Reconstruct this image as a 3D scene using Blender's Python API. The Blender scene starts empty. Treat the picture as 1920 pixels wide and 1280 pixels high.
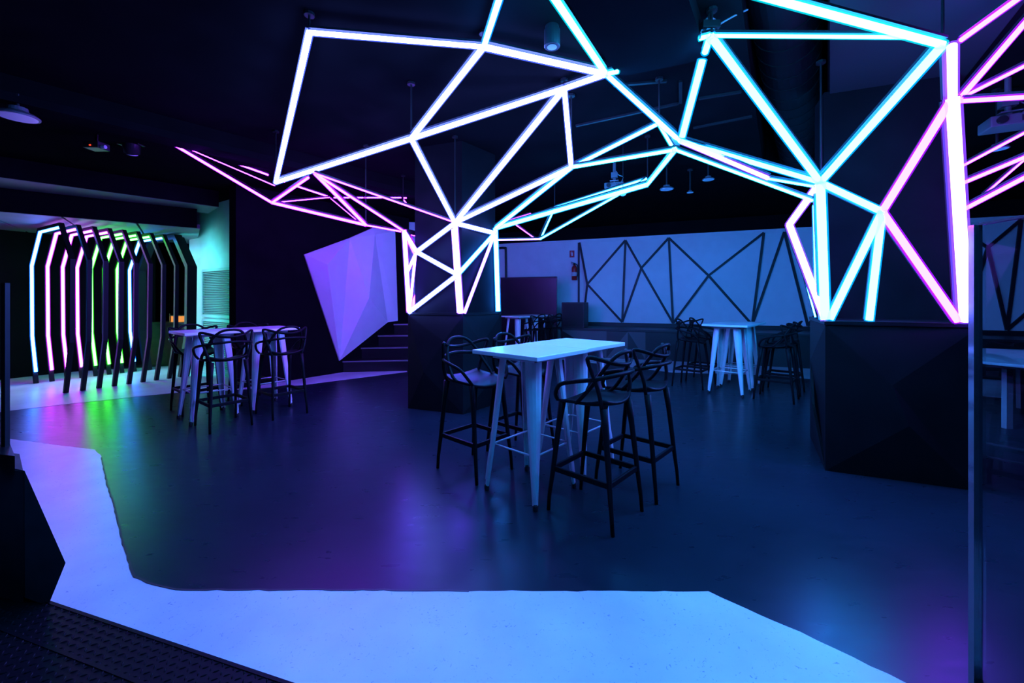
import bpy, bmesh, math, random
from mathutils import Vector, Matrix
from mathutils.geometry import tessellate_polygon

random.seed(7)
scene = bpy.context.scene
COL = scene.collection

# ------------------------------------------------------------------ camera, world, exposure
F, CX, HY, EYE = 775.0, 960.0, 561.0, 1.42      # focal length, principal column, horizon row, eye height
cam_data = bpy.data.cameras.new('camera')
cam_data.sensor_width = 36.0
cam_data.lens = 36.0 * F / 1920.0
cam_data.shift_y = -(640.0 - HY) / 1920.0
cam_data.clip_start = 0.02
cam_data.clip_end = 100
camera = bpy.data.objects.new('camera', cam_data)
camera.location = (0, 0, EYE)
camera.rotation_euler = (math.pi / 2, 0, 0)
COL.objects.link(camera)
scene.camera = camera

world = bpy.data.worlds.new('world')
scene.world = world
world.use_nodes = True
world.node_tree.nodes['Background'].inputs['Color'].default_value = (0.0, 0.02, 0.1, 1)
world.node_tree.nodes['Background'].inputs['Strength'].default_value = 0.0

scene.view_settings.view_transform = 'Standard'
scene.view_settings.look = 'None'
scene.view_settings.gamma = 1.0
scene.view_settings.use_curve_mapping = False
scene.view_settings.exposure = 0.0
try:
    scene.cycles.max_bounces = 7
    scene.cycles.diffuse_bounces = 3
    scene.cycles.glossy_bounces = 3
    scene.cycles.transmission_bounces = 4
    scene.cycles.transparent_max_bounces = 12
    scene.cycles.caustics_reflective = False
    scene.cycles.caustics_refractive = False
    scene.cycles.sample_clamp_indirect = 3.0
    scene.cycles.use_light_tree = True
except Exception:
    pass

# ------------------------------------------------------------------ placing
def at(px, py, Y):
    return Vector(((px - CX) / F * Y, Y, EYE - (py - HY) / F * Y))
def atz(px, py, z):
    return at(px, py, (EYE - z) * F / (py - HY))
def fl(px, py):
    return atz(px, py, 0.0)

# ------------------------------------------------------------------ materials
def new_mat(name):
    m = bpy.data.materials.new(name)
    m.use_nodes = True
    return m, m.node_tree, m.node_tree.nodes['Principled BSDF']

def plain(name, col, rough=0.5, metal=0.0, spec=0.5, var=0.0, scale=8.0, bump=0.0, rvar=0.0):
    m, nt, b = new_mat(name)
    b.inputs['Base Color'].default_value = (*col, 1)
    b.inputs['Roughness'].default_value = rough
    b.inputs['Metallic'].default_value = metal
    b.inputs['Specular IOR Level'].default_value = spec
    if var or bump or rvar:
        tc = nt.nodes.new('ShaderNodeTexCoord')
        n = nt.nodes.new('ShaderNodeTexNoise')
        n.inputs['Scale'].default_value = scale
        n.inputs['Detail'].default_value = 5
        nt.links.new(tc.outputs['Object'], n.inputs['Vector'])
        if var:
            r = nt.nodes.new('ShaderNodeValToRGB')
            r.color_ramp.elements[0].position = 0.3
            r.color_ramp.elements[1].position = 0.7
            r.color_ramp.elements[0].color = (*[c * (1 - var) for c in col], 1)
            r.color_ramp.elements[1].color = (*[min(1, c * (1 + var)) for c in col], 1)
            nt.links.new(n.outputs['Fac'], r.inputs['Fac'])
            nt.links.new(r.outputs['Color'], b.inputs['Base Color'])
        if rvar:
            mr = nt.nodes.new('ShaderNodeMapRange')
            mr.inputs['To Min'].default_value = rough - rvar
            mr.inputs['To Max'].default_value = rough + rvar
            nt.links.new(n.outputs['Fac'], mr.inputs['Value'])
            nt.links.new(mr.outputs['Result'], b.inputs['Roughness'])
        if bump:
            bp = nt.nodes.new('ShaderNodeBump')
            bp.inputs['Strength'].default_value = bump
            bp.inputs['Distance'].default_value = 0.01
            nt.links.new(n.outputs['Fac'], bp.inputs['Height'])
            nt.links.new(bp.outputs['Normal'], b.inputs['Normal'])
    return m

def emitter(name, col, strength):
    m = bpy.data.materials.new(name)
    m.use_nodes = True
    nt = m.node_tree
    nt.nodes.clear()
    o = nt.nodes.new('ShaderNodeOutputMaterial')
    e = nt.nodes.new('ShaderNodeEmission')
    e.inputs['Color'].default_value = (*col, 1)
    e.inputs['Strength'].default_value = strength
    nt.links.new(e.outputs[0], o.inputs['Surface'])
    return m

def sleeve(name, col, strength, clear=0.55):
    m = bpy.data.materials.new(name)
    m.use_nodes = True
    nt = m.node_tree
    nt.nodes.clear()
    o = nt.nodes.new('ShaderNodeOutputMaterial')
    e = nt.nodes.new('ShaderNodeEmission')
    e.inputs['Color'].default_value = (*col, 1)
    e.inputs['Strength'].default_value = strength
    t = nt.nodes.new('ShaderNodeBsdfTransparent')
    x = nt.nodes.new('ShaderNodeMixShader')
    x.inputs['Fac'].default_value = 1 - clear
    nt.links.new(t.outputs[0], x.inputs[1])
    nt.links.new(e.outputs[0], x.inputs[2])
    nt.links.new(x.outputs[0], o.inputs['Surface'])
    m.cycles.emission_sampling = 'NONE'
    return m

def glass_mat(name, tint, ior):
    m = bpy.data.materials.new(name)
    m.use_nodes = True
    nt = m.node_tree
    nt.nodes.clear()
    o = nt.nodes.new('ShaderNodeOutputMaterial')
    t = nt.nodes.new('ShaderNodeBsdfTransparent')
    t.inputs['Color'].default_value = (*tint, 1)
    g = nt.nodes.new('ShaderNodeBsdfGlossy')
    g.inputs['Roughness'].default_value = 0.02
    fr = nt.nodes.new('ShaderNodeFresnel')
    fr.inputs['IOR'].default_value = ior
    x = nt.nodes.new('ShaderNodeMixShader')
    ge = nt.nodes.new('ShaderNodeNewGeometry')
    sb = nt.nodes.new('ShaderNodeMath'); sb.operation = 'SUBTRACT'; sb.inputs[0].default_value = 1.0
    ml = nt.nodes.new('ShaderNodeMath'); ml.operation = 'MULTIPLY'
    nt.links.new(ge.outputs['Backfacing'], sb.inputs[1])
    nt.links.new(fr.outputs[0], ml.inputs[0]); nt.links.new(sb.outputs[0], ml.inputs[1])
    nt.links.new(ml.outputs[0], x.inputs['Fac'])
    nt.links.new(t.outputs[0], x.inputs[1])
    nt.links.new(g.outputs[0], x.inputs[2])
    nt.links.new(x.outputs[0], o.inputs['Surface'])
    return m

def floor_mat(name, col, rough, rv, spec, bump, fleck=None):
    m, nt, b = new_mat(name)
    b.inputs['Specular IOR Level'].default_value = spec
    tc = nt.nodes.new('ShaderNodeTexCoord')
    big = nt.nodes.new('ShaderNodeTexNoise'); big.inputs['Scale'].default_value = 1.6; big.inputs['Detail'].default_value = 7
    fine = nt.nodes.new('ShaderNodeTexNoise'); fine.inputs['Scale'].default_value = 22; fine.inputs['Detail'].default_value = 6
    # trowelled swirls: stretched noise
    mp = nt.nodes.new('ShaderNodeMapping'); mp.inputs['Scale'].default_value = (1.0, 3.2, 1.0); mp.inputs['Rotation'].default_value = (0, 0, 0.5)
    tro = nt.nodes.new('ShaderNodeTexNoise'); tro.inputs['Scale'].default_value = 5.5; tro.inputs['Detail'].default_value = 4; tro.inputs['Distortion'].default_value = 0.3
    for n in (big, fine): nt.links.new(tc.outputs['Object'], n.inputs['Vector'])
    nt.links.new(tc.outputs['Object'], mp.inputs['Vector']); nt.links.new(mp.outputs['Vector'], tro.inputs['Vector'])
    r = nt.nodes.new('ShaderNodeValToRGB')
    r.color_ramp.elements[0].position = 0.32; r.color_ramp.elements[1].position = 0.68
    r.color_ramp.elements[0].color = (*[c * 0.82 for c in col], 1)
    r.color_ramp.elements[1].color = (*[min(1, c * 1.12) for c in col], 1)
    nt.links.new(big.outputs['Fac'], r.inputs['Fac'])
    last = r.outputs['Color']
    if fleck:
        fn = nt.nodes.new('ShaderNodeTexNoise'); fn.inputs['Scale'].default_value = 38; fn.inputs['Detail'].default_value = 8; fn.inputs['Distortion'].default_value = 2.5
        nt.links.new(tc.outputs['Object'], fn.inputs['Vector'])
        fr = nt.nodes.new('ShaderNodeValToRGB')
        fr.color_ramp.elements[0].position = 0.27; fr.color_ramp.elements[0].color = (*fleck, 1)
        fr.color_ramp.elements[1].position = 0.36; fr.color_ramp.elements[1].color = (1, 1, 1, 1)
        nt.links.new(fn.outputs['Fac'], fr.inputs['Fac'])
        mx = nt.nodes.new('ShaderNodeMix'); mx.data_type = 'RGBA'; mx.blend_type = 'MULTIPLY'
        mx.inputs['Factor'].default_value = 1.0
        nt.links.new(last, mx.inputs['A']); nt.links.new(fr.outputs['Color'], mx.inputs['B'])
        last = mx.outputs['Result']
    nt.links.new(last, b.inputs['Base Color'])
    mr = nt.nodes.new('ShaderNodeMapRange')
    mr.inputs['From Min'].default_value = 0.05; mr.inputs['From Max'].default_value = 0.95
    mr.inputs['To Min'].default_value = rough - rv; mr.inputs['To Max'].default_value = rough + rv
    nt.links.new(tro.outputs['Fac'], mr.inputs['Value']); nt.links.new(mr.outputs['Result'], b.inputs['Roughness'])
    ad = nt.nodes.new('ShaderNodeMath'); ad.operation = 'MULTIPLY_ADD'; ad.inputs[1].default_value = 0.25
    nt.links.new(fine.outputs['Fac'], ad.inputs[0]); nt.links.new(big.outputs['Fac'], ad.inputs[2])
    bp = nt.nodes.new('ShaderNodeBump'); bp.inputs['Strength'].default_value = bump; bp.inputs['Distance'].default_value = 0.02
    nt.links.new(ad.outputs[0], bp.inputs['Height'])
    if bump: nt.links.new(bp.outputs['Normal'], b.inputs['Normal'])
    return m

M = {}
M['floor_dark'] = floor_mat('dark_concrete', (0.010, 0.019, 0.026), 0.30, 0.07, 0.17, 0.03)
M['floor_white'] = floor_mat('white_floor_paint', (0.68, 0.72, 0.74), 0.36, 0.08, 0.4, 0.12, (0.35, 0.45, 0.5))
M['ceiling'] = plain('black_ceiling_paint', (0.006, 0.006, 0.0065), 0.8, spec=0.0, var=0.15, scale=3)
M['black_wall'] = plain('black_wall_paint', (0.007, 0.007, 0.008), 0.8, spec=0.0, var=0.15, scale=4)
M['soffit'] = plain('grey_soffit_paint', (0.14, 0.145, 0.15), 0.6, var=0.1, scale=3)
M['grey_wall'] = plain('grey_wall_paint', (0.6, 0.64, 0.64), 0.6, var=0.1, scale=3)
M['white_wall'] = plain('white_wall_paint', (0.8, 0.81, 0.83), 0.55, var=0.05, scale=3)
M['white_panel'] = plain('white_panel_paint', (0.82, 0.83, 0.85), 0.5, var=0.03, scale=4)
M['black_strip'] = plain('black_strip', (0.015, 0.015, 0.018), 0.5)
M['pillar_base'] = plain('black_board', (0.009, 0.009, 0.010), 0.45, spec=0.2, var=0.2, scale=5)
M['pillar_core'] = plain('navy_black_core', (0.010, 0.010, 0.011), 0.6, spec=0.0, var=0.2, scale=3)
M['board'] = plain('black_laminate', (0.01, 0.01, 0.011), 0.3, var=0.15, scale=3, rvar=0.06)
M['stage_top'] = plain('dark_stage_board', (0.02, 0.02, 0.022), 0.45, var=0.15)
M['stage_panel'] = plain('dark_stage_panel', (0.014, 0.014, 0.015), 0.45)
M['stage_panel_lit'] = plain('lit_stage_panel', (0.08, 0.08, 0.085), 0.5)
M['table_white'] = plain('white_table_lacquer', (0.85, 0.85, 0.85), 0.26, spec=0.8, var=0.02)
M['steel_white'] = plain('white_painted_steel', (0.7, 0.71, 0.72), 0.32, spec=0.5, var=0.04, scale=14)
M['rubber'] = plain('black_rubber', (0.02, 0.02, 0.02), 0.7)
M['stool'] = plain('black_stool_plastic', (0.008, 0.008, 0.009), 0.45, spec=0.10)
M['arch'] = plain('black_arch_board', (0.010, 0.010, 0.011), 0.5, spec=0.2)
M['metal_dark'] = plain('black_metal', (0.01, 0.01, 0.011), 0.5, metal=0.0, spec=0.3)
M['metal_grey'] = plain('grey_metal', (0.3, 0.31, 0.33), 0.4, metal=0.6)
M['duct'] = plain('dark_painted_duct', (0.006, 0.006, 0.007), 0.6, spec=0.15, var=0.1)
M['lamp_white'] = plain('white_enamel', (0.7, 0.7, 0.72), 0.4)
M['device_grey'] = plain('grey_device_plastic', (0.4, 0.41, 0.43), 0.5)
M['cable'] = plain('grey_cable', (0.25, 0.26, 0.27), 0.5)
M['louver'] = plain('grey_louvre_paint', (0.42, 0.43, 0.45), 0.45)
M['red'] = plain('red_enamel', (0.6, 0.03, 0.03), 0.35)
M['label_white'] = plain('white_label', (0.7, 0.7, 0.68), 0.5)
M['wood'] = plain('warm_wood', (0.45, 0.25, 0.1), 0.5, var=0.25, scale=10)
M['tread'] = plain('black_tread_plate', (0.006, 0.006, 0.007), 0.5, spec=0.12, var=0.2, scale=30)
M['balustrade'] = plain('black_balustrade_board', (0.07, 0.07, 0.078), 0.5, spec=0.2, var=0.2)
M['dim_grey'] = plain('dim_grey_plastic', (0.10, 0.10, 0.11), 0.5)
M['lounge'] = plain('grey_lounge_laminate', (0.28, 0.30, 0.31), 0.4)
M['counter'] = plain('dark_brown_board', (0.07, 0.04, 0.022), 0.5, var=0.25, scale=10)
M['ceiling_lit_patch'] = plain('lit_ceiling_patch_paint', (0.03, 0.03, 0.033), 0.8, spec=0.0)
M['glass'] = glass_mat('clear_glass', (0.95, 0.97, 0.985), 2.0)
M['acrylic'] = plain('glossy_edge_profile', (0.5, 0.53, 0.58), 0.1, metal=0.8)
M['globe'] = plain('white_globe_glass', (0.8, 0.8, 0.82), 0.25)

LED = {  # colour of each strip: core colour, strength, rim colour
    'violet':  ((0.24, 0.012, 1.0), 85.0, (0.26, 0.005, 0.95)),
    'peri':    ((0.12, 0.18, 1.0), 70.0, (0.07, 0.12, 0.95)),
    'lilac':   ((0.10, 0.05, 1.0), 66.0, (0.20, 0.05, 0.95)),
    'blue':    ((0.018, 0.21, 1.0), 78.0, (0.00, 0.20, 0.95)),
    'cyan':    ((0.013, 0.27, 1.0), 84.0, (0.00, 0.32, 0.95)),
    'teal':    ((0.020, 0.38, 1.0), 66.0, (0.00, 0.50, 0.62)),
    'a_blue':  ((0.030, 0.18, 1.0), 46.0, (0.00, 0.10, 0.95)),
    'a_pink':  ((0.55, 0.050, 1.0), 28.0, (0.45, 0.01, 0.75)),
    'a_green': ((0.045, 1.00, 0.05), 28.0, (0.02, 0.80, 0.00)),
    'a_teal':  ((0.02, 1.00, 0.95), 34.0, (0.0, 0.8, 0.5)),
}
for k, (c, s, rim) in LED.items():
    M['core_' + k] = emitter('led_core_' + k, c, s)
    M['rim_' + k] = sleeve('led_sleeve_' + k, rim, 3.6, 0.8)
M['red_led'] = emitter('red_indicator', (1, 0.03, 0.01), 4)
M['warm_led'] = emitter('warm_lamp', (1, 0.36, 0.08), 0.9)

# ------------------------------------------------------------------ mesh building
class MB:
    def __init__(self):
        self.v, self.f, self.mi = [], [], []
    def add(self, verts, faces, mi=0):
        o = len(self.v)
        self.v += [Vector(x) for x in verts]
        self.f += [[i + o for i in f] for f in faces]
        self.mi += [mi] * len(faces)
        return self
    def box(self, c, s, rot=0.0, mi=0):
        c = Vector(c); R = Matrix.Rotation(rot, 3, 'Z')
        vs = [c + R @ Vector((sx * s[0] / 2, sy * s[1] / 2, sz * s[2] / 2)) for sx in (-1, 1) for sy in (-1, 1) for sz in (-1, 1)]
        return self.add(vs, [[0, 1, 3, 2], [4, 6, 7, 5], [0, 4, 5, 1], [2, 3, 7, 6], [0, 2, 6, 4], [1, 5, 7, 3]], mi)
    def prism(self, poly, z0, z1, mi=0):
        n = len(poly)
        vs = [(p[0], p[1], z0) for p in poly] + [(p[0], p[1], z1) for p in poly]
        tris = tessellate_polygon([[Vector((p[0], p[1], 0)) for p in poly]])
        fs = [[t[0], t[2], t[1]] for t in tris] + [[t[0] + n, t[1] + n, t[2] + n] for t in tris]
        fs += [[i, (i + 1) % n, (i + 1) % n + n, i + n] for i in range(n)]
        return self.add(vs, fs, mi)
    def slab(self, pts, offset, mi=0):
        """polygon in space thickened by the vector offset"""
        n = len(pts); pts = [Vector(p) for p in pts]; off = Vector(offset)
        vs = pts + [p + off for p in pts]
        fs = [list(range(n)), [n + i for i in reversed(range(n))]] + [[i, i + n, (i + 1) % n + n, (i + 1) % n] for i in range(n)]
        return self.add(vs, fs, mi)
    def bar(self, a, b, w, h, up=(0, 0, 1), mi=0):
        a, b = Vector(a), Vector(b); d = (b - a).normalized(); up = Vector(up)
        if abs(d.dot(up)) > 0.98: up = Vector((0, 1, 0))
        x = d.cross(up).normalized(); y = x.cross(d).normalized()
        vs = [p + x * sx * w / 2 + y * sy * h / 2 for p in (a, b) for sx, sy in ((-1, -1), (1, -1), (1, 1), (-1, 1))]
        return self.add(vs, [[0, 3, 2, 1], [4, 5, 6, 7], [0, 1, 5, 4], [1, 2, 6, 5], [2, 3, 7, 6], [3, 0, 4, 7]], mi)
    def cyl(self, a, b, r0, r1=None, n=10, mi=0):
        return self.sweep([a, b], [r0, r0 if r1 is None else r1], n, mi)
    def sweep(self, pts, radii, n=8, mi=0, flat=1.0, closed=False):
        pts = [Vector(p) for p in pts]; m = len(pts)
        if not isinstance(radii, (list, tuple)): radii = [radii] * m
        tang = []
        for i in range(m):
            if closed: t = pts[(i + 1) % m] - pts[i - 1]
            else: t = pts[min(i + 1, m - 1)] - pts[max(i - 1, 0)]
            tang.append(t.normalized())
        up = Vector((0, 0, 1)) if abs(tang[0].z) < 0.9 else Vector((0, 1, 0))
        x = tang[0].cross(up).normalized(); rings = []
        for i in range(m):
            x = (x - tang[i] * x.dot(tang[i])).normalized(); y = tang[i].cross(x)
            rings.append([pts[i] + x * math.cos(2 * math.pi * k / n) * radii[i] * flat + y * math.sin(2 * math.pi * k / n) * radii[i] for k in range(n)])
        vs = [v for r in rings for v in r]; fs = []
        for i in range(m if closed else m - 1):
            j = (i + 1) % m
            fs += [[i * n + k, i * n + (k + 1) % n, j * n + (k + 1) % n, j * n + k] for k in range(n)]
        if not closed:
            fs += [list(reversed(range(n))), [(m - 1) * n + k for k in range(n)]]
        return self.add(vs, fs, mi)
    def lathe(self, prof, c=(0, 0, 0), n=16, mi=0):
        c = Vector(c); m = len(prof)
        vs = [c + Vector((r * math.cos(2 * math.pi * k / n), r * math.sin(2 * math.pi * k / n), z)) for r, z in prof for k in range(n)]
        fs = [[i * n + k, i * n + (k + 1) % n, (i + 1) * n + (k + 1) % n, (i + 1) * n + k] for i in range(m - 1) for k in range(n)]
        fs += [list(reversed(range(n))), [(m - 1) * n + k for k in range(n)]]
        return self.add(vs, fs, mi)
    def build(self, name, mats, parent=None, smooth=False, bevel=0.0, origin=None):
        me = bpy.data.meshes.new(name)
        vs = self.v
        if origin is not None: vs = [v - Vector(origin) for v in vs]
        me.from_pydata([tuple(v) for v in vs], [], self.f)
        if not isinstance(mats, (list, tuple)): mats = [mats]
        for m in mats: me.materials.append(m)
        me.polygons.foreach_set('material_index', self.mi)
        bm = bmesh.new(); bm.from_mesh(me)
        bmesh.ops.recalc_face_normals(bm, faces=bm.faces)
        bm.to_mesh(me); bm.free()
        if smooth:
            for p in me.polygons: p.use_smooth = True
        me.update()
        o = bpy.data.objects.new(name, me)
        COL.objects.link(o)
        if origin is not None: o.location = origin
        if parent is not None: o.parent = parent
        if bevel:
            b = o.modifiers.new('bevel', 'BEVEL'); b.width = bevel; b.segments = 2; b.limit_method = 'ANGLE'
        return o

def tag(o, label=None, cat=None, group=None, kind=None):
    if label: o['label'] = label
    if cat: o['category'] = cat
    if group: o['group'] = group
    if kind: o['kind'] = kind
    return o

def thing(name, label, cat, loc=(0, 0, 0), rz=0.0, group=None):
    o = bpy.data.objects.new(name, None)
    o.empty_display_size = 0.1
    COL.objects.link(o)
    o.location = loc; o.rotation_euler = (0, 0, rz)
    return tag(o, label, cat, group)

def dup(src, loc, rz, label):
    kids = [c for c in src.children]
    r = src.copy(); COL.objects.link(r)
    r.location = loc; r.rotation_euler = (0, 0, rz); r['label'] = label
    for c in kids:
        k = c.copy(); COL.objects.link(k); k.parent = r
        for g in c.children:
            q = g.copy(); COL.objects.link(q); q.parent = k
    return r

def struct(o, label=None):
    o['kind'] = 'structure'
    if label: o['label'] = label
    return o

def catmull(P, per=6, closed=False):
    P = [Vector(p) for p in P]; out = []
    n = len(P)
    for i in range(n if closed else n - 1):
        p0 = P[i - 1] if (i > 0 or closed) else P[0]; p1 = P[i]; p2 = P[(i + 1) % n]
        p3 = P[(i + 2) % n] if (closed or i + 2 < n) else P[-1]
        for s in range(per):
            t = s / per
            out.append(0.5 * ((2 * p1) + (p2 - p0) * t + (2 * p0 - 5 * p1 + 4 * p2 - p3) * t * t + (3 * p1 - p0 - 3 * p2 + p3) * t ** 3))
    if not closed: out.append(P[-1])
    return out

E1 = Vector((0.927, -0.375, 0)).normalized()     # along the back wall, to the right
E2 = Vector((0.375, 0.927, 0)).normalized()      # away into the back wall
D = Vector((0.67, 0.742, 0)).normalized()        # long axis of the tables
S = Vector((-0.742, 0.67, 0)).normalized()
CEIL = 3.40

# ================================================================== ROOM SHELL
mb = MB(); mb.box((-0.5, 5.5, -0.1), (24, 19, 0.2))
floor = struct(mb.build('floor', M['floor_dark']), 'dark polished concrete floor with white painted bands')

# white painted bands on the floor (2 mm of paint)
def ragged(pts, step=0.05, amp=0.004):
    out = []
    for a, b in zip(pts[:-1], pts[1:]):
        L = (b - a).length; n = max(1, int(L / step))
        nrm = Vector((-(b - a).y, (b - a).x, 0)).normalized()
        for i in range(n):
            p = a.lerp(b, i / n)
            out.append(p + nrm * random.uniform(-amp, amp) if i else p)
    out.append(pts[-1])
    return out
edge = [fl(*p) for p in ((-60, 812), (18, 823), (110, 835), (178, 843), (190, 855), (200, 905), (212, 940), (226, 1000), (240, 1050),
                         (252, 1082), (290, 1097), (330, 1106), (700, 1107), (1000, 1109), (1328, 1109), (1400, 1142), (1500, 1185),
                         (1600, 1233), (1700, 1282), (1850, 1352))]
edge = ragged(edge)
band1 = edge + [Vector((1.25, 0.6, 0)), Vector((-3.2, 0.6, 0))]
mb = MB(); mb.prism(band1, -0.02, 0.003)
mb.build('painted_band', M['floor_white'], floor)
low = [fl(*p) for p in ((-40, 778), (18, 770), (130, 757), (330, 736), (400, 734), (565, 722), (763, 697))]
band2 = ragged(low) + [fl(763, 688), Vector((-3.3, 8.6, 0)), Vector((-6.0, 9.5, 0)), Vector((-9.5, 7.6, 0))]
mb = MB(); mb.prism(band2, -0.02, 0.003)
mb.build('painted_band', M['floor_white'], floor)
low = [fl(*p) for p in ((930, 667), (1050, 674), (1165, 686), (1260, 698), (1400, 702), (1535, 711), (1700, 728), (1900, 748))]
top = [fl(*p) for p in ((1900, 715), (1640, 694), (1375, 680), (1165, 668), (930, 655))]
mb = MB(); mb.prism(ragged(low) + top, -0.02, 0.003)
mb.build('painted_band', M['floor_white'], floor)
# dark joint where the front band was cut against the concrete
mb = MB()
for a, b in zip(edge[:-1], edge[1:]):
    if a.y < 4.4 and b.x < -0.2 and a.x > -3.7:
        mb.bar(a + Vector((0, 0, 0.002)), b + Vector((0, 0, 0.002)), 0.010, 0.006)
j = mb.build('edge_joint', M['black_strip'], floor)

OPEN = [atz(1382, -60, CEIL), atz(1552, -60, CEIL), atz(1552, 348, CEIL), atz(1436, 348, CEIL)]      # open strip with the duct above it
OUT = [Vector((-12.5, -4, 0)), Vector((11.5, -4, 0)), Vector((11.5, 15, 0)), Vector((-12.5, 15, 0))]
mb = MB()
for i in range(4):
    k = (i + 1) % 4
    mb.prism([OUT[i], OUT[k], OPEN[k], OPEN[i]], CEIL, CEIL + 0.12)
ceiling = struct(mb.build('ceiling', M['ceiling']), 'black painted ceiling with an open strip over the duct')
mb = MB()
for i in range(4):
    a_, b_ = OPEN[i], OPEN[(i + 1) % 4]
    n_ = Vector((b_.y - a_.y, a_.x - b_.x, 0)).normalized() * 0.05
    mb.prism([a_, b_, b_ + n_, a_ + n_], CEIL + 0.12, 4.25)
mb.prism(OPEN, 4.25, 4.3)
mb.build('plenum', M['black_wall'], ceiling)
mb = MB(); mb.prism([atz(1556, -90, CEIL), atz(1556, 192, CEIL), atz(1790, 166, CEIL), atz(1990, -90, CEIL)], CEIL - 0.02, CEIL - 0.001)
mb.build('ceiling_piece', M['ceiling_lit_patch'], ceiling)  # lit patch of the ceiling: glow of nearby tubes put into a paler colour
# lower ceiling on the left behind a long beam edge
BD = Vector((0.637, 0.77, 0)).normalized()
p0 = Vector((-4.46, 3.6, 0)); nrm = Vector((-BD.y, BD.x, 0))
a, b = p0 - BD * 5.0, p0 + BD * 6.0
mb = MB(); mb.prism([a, b, b + nrm * 9, a + nrm * 9], 3.25, CEIL - 0.001)
mb.build('lower_ceiling', M['ceiling'], ceiling)
mb = MB(); mb.prism([a, b, b + nrm * 0.28, a + nrm * 0.28], 3.17, 3.249)
mb.build('beam', M['black_wall'], ceiling)
# stepped soffits over the light tunnel
a, b = Vector((-6.56, 5.3, 0)), Vector((-4.97, 7.0, 0)); dd = (b - a).normalized(); nn = Vector((-dd.y, dd.x, 0))
mb = MB(); mb.prism([a - dd * 2.5, b, b + nn * 0.75, a - dd * 2.5 + nn * 0.75], 2.98, 3.249)
mb.build('soffit', M['soffit'], ceiling)
mb = MB(); mb.prism([a - dd * 2.5 - nn * 0.02, b - nn * 0.02, b, a - dd * 2.5], 2.985, 3.249)
mb.build('fascia', M['black_wall'], ceiling)
a2, b2 = Vector((-7.16, 5.80, 0)), Vector((-5.45, 7.15, 0)); dd2 = (b2 - a2).normalized(); nn2 = Vector((-dd2.y, dd2.x, 0))
mb = MB(); mb.prism([a2 - dd2 * 2.5, b2, b2 + nn2 * 0.03, a2 - dd2 * 2.5 + nn2 * 0.03], 2.655, 3.249)
mb.build('fascia', M['black_wall'], ceiling)
for i in range(5):                               # tunnel ceiling boards with joints
    q0 = a2 + dd2 * (-1.9 + i * 0.83); q1 = a2 + dd2 * (-1.9 + (i + 1) * 0.83 - 0.03)
    mb = MB(); mb.prism([q0 + nn2 * 0.03, q1 + nn2 * 0.03, q1 + nn2 * 2.6, q0 + nn2 * 2.6], 2.65, 2.72)
    mb.build('ceiling_piece', M['soffit'], ceiling)
# black dropped box in the middle of the ceiling
pts = [atz(1062, 1, 3.25), atz(1155, 137, 3.25), atz(1170, 143, 3.25), atz(1290, 118, 3.25), atz(1326, 108, 3.25), atz(1292, 1, 3.25)]
pts = [pts[0] + (pts[0] - pts[1]) * 1.2] + pts[1:5] + [pts[5] + (pts[5] - pts[4]) * 1.2]
mb = MB(); mb.prism(pts, 3.25, CEIL - 0.001)
mb.build('ceiling_box', M['black_wall'], ceiling)
# slim tracks on the ceiling
for (u, v) in (((1080, 236), (1272, 194)), ((1276, 152), (1276, 193)), ((1310, 185), (1390, 172)), ((1300, 240), (1410, 218)), ((1150, 160), (1250, 152))):
    mb = MB(); mb.bar(atz(*u, CEIL - 0.012), atz(*v, CEIL - 0.012), 0.03, 0.02)
    mb.build('ceiling_track', M['metal_dark'], ceiling)

# ---- back wall
W0 = Vector((2.94, 11.0, 0))
def wallp(k, z, off=0.0): return W0 + E1 * k + Vector((0, 0, z)) - E2 * off
def wall_at(px, py, off=0.0):
    r = (px - CX) / F
    o = W0 - E2 * off
    k = (r * o.y - o.x) / (E1.x - r * E1.y)
    p = o + E1 * k
    return Vector((p.x, p.y, EYE - (py - HY) / F * p.y))
mb = MB(); mb.slab([wallp(-5, 0), wallp(10, 0), wallp(10, 3.07), wallp(-5, 3.07)], E2 * 0.2)
wall_back = struct(mb.build('wall_back', M['white_wall']), 'white back wall covered in triangular panels')
mb = MB(); mb.slab([wallp(-5, 3.071), wallp(10, 3.071), wallp(10, CEIL), wallp(-5, CEIL)], E2 * 0.2)
mb.build('upper_wall', M['black_wall'], wall_back)
mb = MB(); mb.slab([wallp(-5, 3.0, 0.02), wallp(10, 3.0, 0.02), wallp(10, 3.07, 0.02), wallp(-5, 3.07, 0.02)], E2 * 0.019)
mb.build('cornice', M['white_wall'], wall_back)
mb = MB(); mb.slab([wallp(-1.15, 0.70, 0.03), wallp(10, 0.70, 0.03), wallp(10, 0.80, 0.03), wallp(-1.15, 0.80, 0.03)], E2 * 0.03)
struct(mb.build('baseboard_back', M['black_strip']))
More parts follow.
